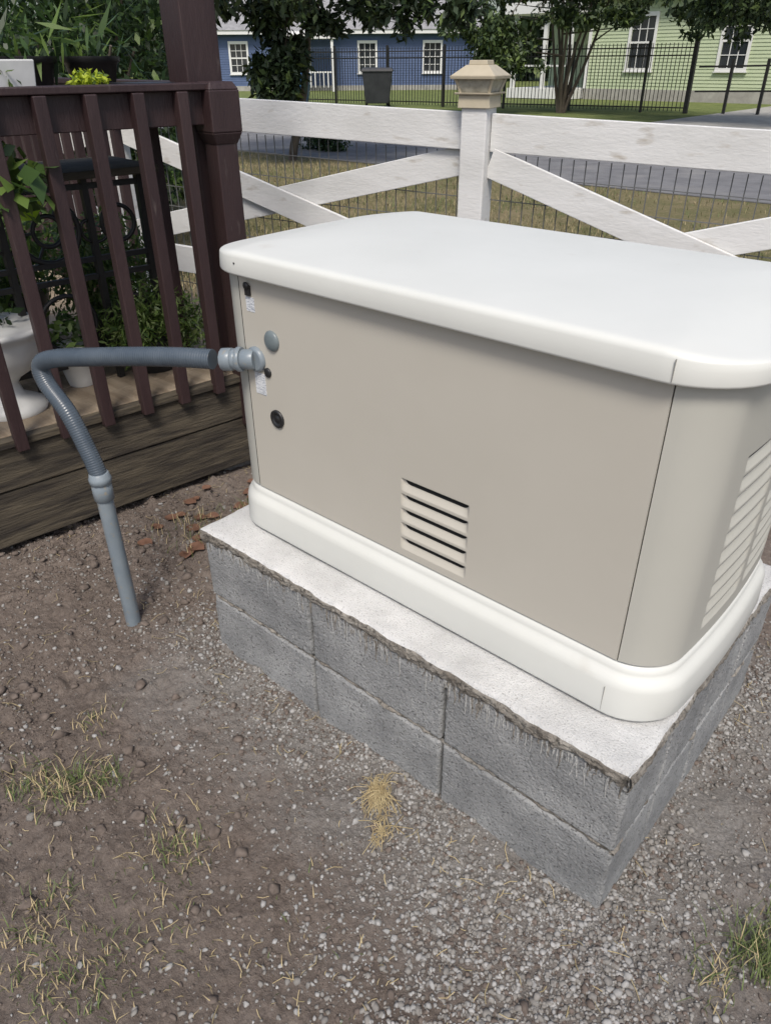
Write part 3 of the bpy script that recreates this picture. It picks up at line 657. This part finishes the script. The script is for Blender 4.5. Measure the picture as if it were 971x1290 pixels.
# ------------------------------------------------------------------ iron fence
ir=empty("iron_picket_fence"); e=MB()
P0=np.array([-24.5,22.4]); P1=np.array([-8.9,24.9]); dd=P1-P0; Ln=np.linalg.norm(dd); dd/=Ln
def IFc(s_,z): p=P0+dd*s_; return (p[0],p[1],z)
for z in (.15,1.55,1.75): e.beam(IFc(0,z),IFc(Ln,z),.035,.035)
for s_ in np.arange(0,Ln,.125): e.beam(IFc(s_,.05),IFc(s_,1.88),.018,.018,0,(1,0,0))
for s_ in np.arange(0,Ln+.1,2.4): e.beam(IFc(s_,0),IFc(s_,1.95),.07,.07,0,(1,0,0))
e.beam(IFc(Ln,0),IFc(Ln,2.15),.12,.12,0,(1,0,0))
e.build("pickets",[M['iron']],ir)
hr=empty("driveway_handrail"); e=MB()
Q0=np.array([-8.75,25.0]); Q2=np.array([-2,26.0])
for z in (.6,1.25): e.beam((*Q0,z),(*Q2,z+.1),.05,.05)
for t in np.linspace(.14,1,7):
    q_=Q0+(Q2-Q0)*t; e.beam((*q_,0),(*q_,1.45),.08,.08,0,(1,0,0))
e.build("rails",[M['iron']],hr)
# ------------------------------------------------------------------ houses
def siding(e,x0,x1,y,z0,z1,holes,m=0,xf=None,step=.12):
    z=z0
    while z<z1:
        zt=min(z+step,z1); xs_=[(x0,x1)]
        for (a,b,c_,d_) in holes:
            if zt>c_ and z<d_:
                nx_=[]
                for (p,q_) in xs_:
                    if b<=p or a>=q_: nx_.append((p,q_))
                    else:
                        if a>p: nx_.append((p,a))
                        if b<q_: nx_.append((b,q_))
                xs_=nx_
        for (p,q_) in xs_:
            V=[(p,y-.022,z),(q_,y-.022,z),(q_,y,zt),(p,y,zt),(p,y+.05,z),(q_,y+.05,z),(q_,y+.05,zt),(p,y+.05,zt)]
            if xf: V=[xf(*v) for v in V]
            e.add(V,[(0,1,2,3),(0,4,5,1),(5,4,7,6),(0,3,7,4),(1,5,6,2)],m)
        z=zt
def window(e,xc,w_,z0,z1,y,fm,gm,xf=None,grid=(3,2)):
    a,b=xc-w_/2,xc+w_/2; t=.11
    for lo,hi in (((a-t,y-.05,z0-t),(b+t,y-.0,z0)),((a-t,y-.05,z1),(b+t,y,z1+t+.03)),((a-t,y-.049,z0),(a,y,z1)),((b,y-.049,z0),(b+t,y,z1)),((a-t-.04,y-.09,z0-t-.04),(b+t+.04,y,z0-t-.001))): e.box(lo,hi,fm,xf)
    e.box((a,y+.03,z0),(b,y+.04,z1),gm,xf); zm=(z0+z1)/2; e.box((a,y-.01,zm-.035),(b,y+.029,zm+.035),fm,xf)
    for half in ((z0,zm-.036),(zm+.036,z1)):
        for i in range(1,grid[0]): xx=a+(b-a)*i/grid[0]; e.box((xx-.014,y+.005,half[0]),(xx+.014,y+.029,half[1]),fm,xf)
        zz=(half[0]+half[1])/2; e.box((a,y+.004,zz-.014),(b,y+.0285,zz+.014),fm,xf)
def house(name,x0,x1,y,dep,zh,wins,wm,xf,base=.35):
    h=empty(name); e=MB()
    holes=[(c-w_/2,c+w_/2,a,b) for c,w_,a,b in wins]
    siding(e,x0,x1,y,base,zh,holes,0,xf); e.box((x0+.02,y+.15,0),(x1-.02,y+dep,zh),0,xf)
    e.build("walls",[wm],h)
    e=MB(); e.box((x0-.02,y-.03,-.1),(x1+.02,y+.1,base-.002),0,xf); e.build("foundation",[M['concrete']],h)
    e=MB()
    for c,w_,a,b in wins: window(e,c,w_,a,b,y-.022,0,1,xf)
    e.box((x0-.06,y-.05,base),(x0+.08,y+.0,zh-.01),0,xf); e.box((x1-.08,y-.05,base),(x1+.06,y,zh-.01),0,xf); e.box((x0-.3,y-.5,zh),(x1+.3,y-.45,zh+.2),0,xf); e.box((x0-.3,y-.449,zh),(x1+.3,y+.1,zh+.03),0,xf)
    e.build("windows_and_trim",[M['trimw'],M['glass']],h)
    e=MB(); V=[(x0-.4,y-.55,zh+.2),(x1+.4,y-.55,zh+.2),(x1+.4,y+dep/2,zh+2.4),(x0-.4,y+dep/2,zh+2.4),(x0-.4,y+dep+.5,zh+.1),(x1+.4,y+dep+.5,zh+.1)]
    V=[xf(*v) for v in V]; e.add(V,[(0,1,2,3),(3,2,5,4),(0,3,4),(1,5,2)]); e.build("roof",[M['roof']],h)
    return h
idx=lambda x,y,z:(x,y,z)
gh_=house("green_house",-16.3,-3.0,32.0,9,3.5,[(-14.0,.95,1.15,2.9),(-10.3,.95,1.15,2.9),(-6.0,.95,1.15,2.9)],M['green'],idx,.4)
e=MB(); e.box((-19.6,31.0,.02),(-16.4,35,.4)); e.box((-19.8,30.8,3.1),(-16.4,35,3.5)); 
for x in (-19.4,-17.9,-16.7): e.box((x-.08,31.05,.4),(x+.08,31.2,3.1))
e.box((-19.6,31.1,1.2),(-16.75,31.16,1.27)); e.build("porch",[M['trimw']],gh_)
e=MB(); siding(e,-19.6,-16.35,34.5,.4,3.1,[]); e.build("porch_wall",[M['green']],gh_)
ca,sa=math.cos(math.radians(42)),math.sin(math.radians(42))
def BH(x,y,z): return (-33+x*ca-y*sa,34.5+x*sa+y*ca,z)
bh=house("blue_house",-8.5,7.5,0,8,2.75,[(-6.0,.9,.95,2.3),(1.3,.9,.95,2.3),(5.0,.9,.95,2.3)],M['blue'],BH,.25)
e=MB(); 
for x in (-3.4,-2.0,-.6): e.box((x-.07,-1.9,0),(x+.07,-1.76,2.5),0,BH)
e.box((-3.7,-2.0,2.5),(-.3,-.56,2.72),0,BH); e.box((-3.4,-1.85,.9),(-.6,-1.79,.97),0,BH); e.box((-2.9,-.08,.3),(-1.9,-.03,2.3),0,BH)
for i in range(12): e.box((-3.3+i*.24,-1.85,.2),(-3.25+i*.24,-1.8,.9),0,BH)
e.build("porch",[M['trimw']],bh)
def wbin(name,x,y,s_,m,a=.7):
    t=empty(name); e=MB(); e.frustum((x,y),.12*s_,.98*s_,.74*s_,.94*s_,rot=a); e.frustum((x,y),.98*s_,1.03*s_,1.0*s_,1.0*s_,rot=a); e.frustum((x,y),1.031*s_,1.10*s_,1.02*s_,.88*s_,rot=a)
    e.build("body_and_lid",[m],t,bevel=.02)
    e=MB(); ux,uy=math.cos(a),math.sin(a)
    for k_ in (-1,1):
        cx,cy=x+ux*.36*s_*k_,y+uy*.36*s_*k_; e.tube([(cx-ux*.04,cy-uy*.04,.13*s_),(cx+ux*.04,cy+uy*.04,.13*s_)],.13*s_,14)
    e.build("wheels",[M['black']],t)
wbin("trash_bin",-19.3,22.1,1.14,M['bin']); wbin("recycling_bin",-22.3,20.9,1.0,M['binblue'])
# ------------------------------------------------------------------ things on the deck
zf_=.412
def pot(name,c,prof,m,plant=None):
    t=empty(name); e=MB(); e.lathe(c,prof,28,0); r=prof[-1][0]; e.lathe((c[0],c[1],c[2]+prof[-1][1]-.015),[(r*.95,0),(r*.9,.004),(.001,.006)],20,1); e.build("pot",[m,M['soil']],t)
    if plant: cloud("leaves",plant[0],plant[1],plant[2],plant[3],t,seed=plant[4],aspect=plant[5] if len(plant)>5 else .45)
pot("urn_planter",(-1.12,.02,zf_),[(.11,0),(.115,.02),(.09,.035),(.045,.06),(.035,.10),(.05,.12),(.10,.15),(.135,.20),(.145,.25),(.15,.27),(.17,.285),(.17,.30),(.15,.30)],M['pot'],([(-1.12,.02,.75,.08,.08,.03,40)],.05,LM,[.6,.4,0],31))
pot("flower_pot",(-1.17,.31,zf_),[(.05,0),(.055,.02),(.075,.12),(.082,.125),(.082,.15),(.072,.15)],M['pot'],([(-1.17,.31,.62,.09,.09,.07,120)],.05,LM,[.1,.5,.4],32))
HM=[M['leafB'],M['leafC'],M['grassG']]
pot("herb_planter",(-1.12,.60,zf_),[(.09,0),(.12,.11),(.12,.13)],M['black'],([(-1.10,.60,.62,.18,.18,.15,2400),(-1.02,.72,.58,.12,.11,.12,800),(-1.05,.46,.60,.12,.09,.12,800)],.033,HM,[.2,.5,.3],33,.25))
pot("herb_planter.001",(-1.42,.66,zf_),[(.12,0),(.16,.16),(.16,.18)],M['black'],([(-1.42,.66,.76,.22,.18,.22,1700),(-1.38,.50,.74,.20,.16,.22,1100)],.042,HM,[.35,.4,.25],34,.3))
pot("fern_planter",(-1.8,.35,zf_),[(.13,0),(.18,.22),(.18,.24)],M['black'],([(-1.8,.35,.85,.28,.28,.24,1500)],.07,LM,[.1,.45,.45],35,.3))
pot("fern_planter.001",(-1.50,.1,zf_),[(.10,0),(.13,.16),(.13,.18)],M['pot'],([(-1.50,.1,.78,.2,.2,.2,1100)],.06,LM,[.1,.45,.45],37,.3))
pot("hanging_planter",(-.985,.16,1.045),[(.03,0),(.055,.03),(.06,.055)],M['limepot'],([(-.86,.10,1.19,.06,.12,.09,44),(-.93,.12,1.15,.08,.12,.08,44)],.085,LM,[.0,.4,.6],36,.55))
pz=1.406
t=empty("leaf_print_planter_box"); e=MB(); c=D(.36,-.12,0)[:2]; e.frustum(c,pz-.02,pz+.065,.13,.145,rot=.13); e.build("box",[M['pot']],t,bevel=.004)
cloud("printed_leaves",[(c[0]+.070,c[1]-.02,pz+.025,.003,.05,.025,14)],.028,[M['leafB'],M['leafC']],[.5,.5],t,seed=3)
t=empty("plant_shelf"); e=MB(); e.box((.1,-.30,1.36),(.90,-.05,1.3845),0,D); e.build("shelf_board",[M['dkwood']],t,bevel=.003)
e=MB()
for s_ in (.14,.84): e.box((s_,-.28,.412),(s_+.04,-.24,1.359),0,D)
e.build("shelf_legs",[M['dkwood']],t,bevel=.003)
c=D(.62,-.13,0)[:2]; pot("lime_sedum_planter",(c[0],c[1],1.386),[(.05,0),(.07,.012),(.07,.016)],M['black'],([(c[0],c[1],1.418,.06,.06,.024,420)],.018,[M['lime'],M['leafC']],[.8,.2],41,.6))
c=D(.80,-.14,0)[:2]; pot("saucer_tray",(c[0],c[1],1.386),[(.08,0),(.10,.015),(.105,.02)],M['black'])
for i,(s_,o_) in enumerate(((.30,-.34),(.52,-.36),(.74,-.38))):
    c=D(s_,o_,0)[:2]; pot("nursery_pot" if i==0 else "nursery_pot.%03d"%i,(c[0],c[1],1.36),[(.06,0),(.085,.10),(.095,.105),(.095,.12)],M['black'],([(c[0],c[1],1.54,.13,.13,.09,70)],.12,LM,[.3,.4,.3],50+i,.14))
t=empty("potting_bench"); e=MB(); e.box((.15,-.5,1.335),(.95,-.31,1.358),0,D); e.build("bench_top",[M['beam']],t,bevel=.003)
e=MB()
for s_ in (.2,.9): e.box((s_,-.45,.412),(s_+.04,-.41,1.334),0,D)
e.build("bench_legs",[M['beam']],t,bevel=.003)
st=empty("wrought_iron_table_stand"); e=MB()
def W(s_,z,o_=-.30): return D(s_,o_,z)
e2=MB(); e2.box((.0,-.62,1.13),(.85,-.22,1.155),0,D); e2.build("table_top",[M['beam']],st,bevel=.004)
for s_ in (.08,.30,.60,.80): e.beam(W(s_,.412),W(s_,1.13),.022,.022,0,(1,0,0))
for z in (.50,.80,.86,1.10): e.beam(W(.08,z),W(.80,z),.018,.018)
def ring(sc,zc,r,th=.008):
    P=[W(sc+r*math.cos(a),zc+r*math.sin(a)) for a in np.linspace(0,6.283,26)]; e.tube(P,th,7,0,False)
ring(.45,.97,.105,.010); ring(.45,.97,.05); ring(.19,.97,.06); ring(.70,.97,.06); ring(.45,.65,.10); ring(.19,.65,.06); ring(.70,.65,.06)
for k_ in range(6):
    a=k_*math.pi/3; e.beam(W(.45+.05*math.cos(a),.97+.05*math.sin(a)),W(.45+.10*math.cos(a),.97+.10*math.sin(a)),.008,.008,0,(1,0,0))
for s_,z in ((.30,.97),(.60,.97),(.08,.65),(.80,.65)):
    P=[W(s_+.07*t*math.cos(6*t),z+.07*t*math.sin(6*t)) for t in np.linspace(.1,1,16)]; e.tube(P,.006,6,0,False)
e.build("iron_frame",[M['iron']],st)
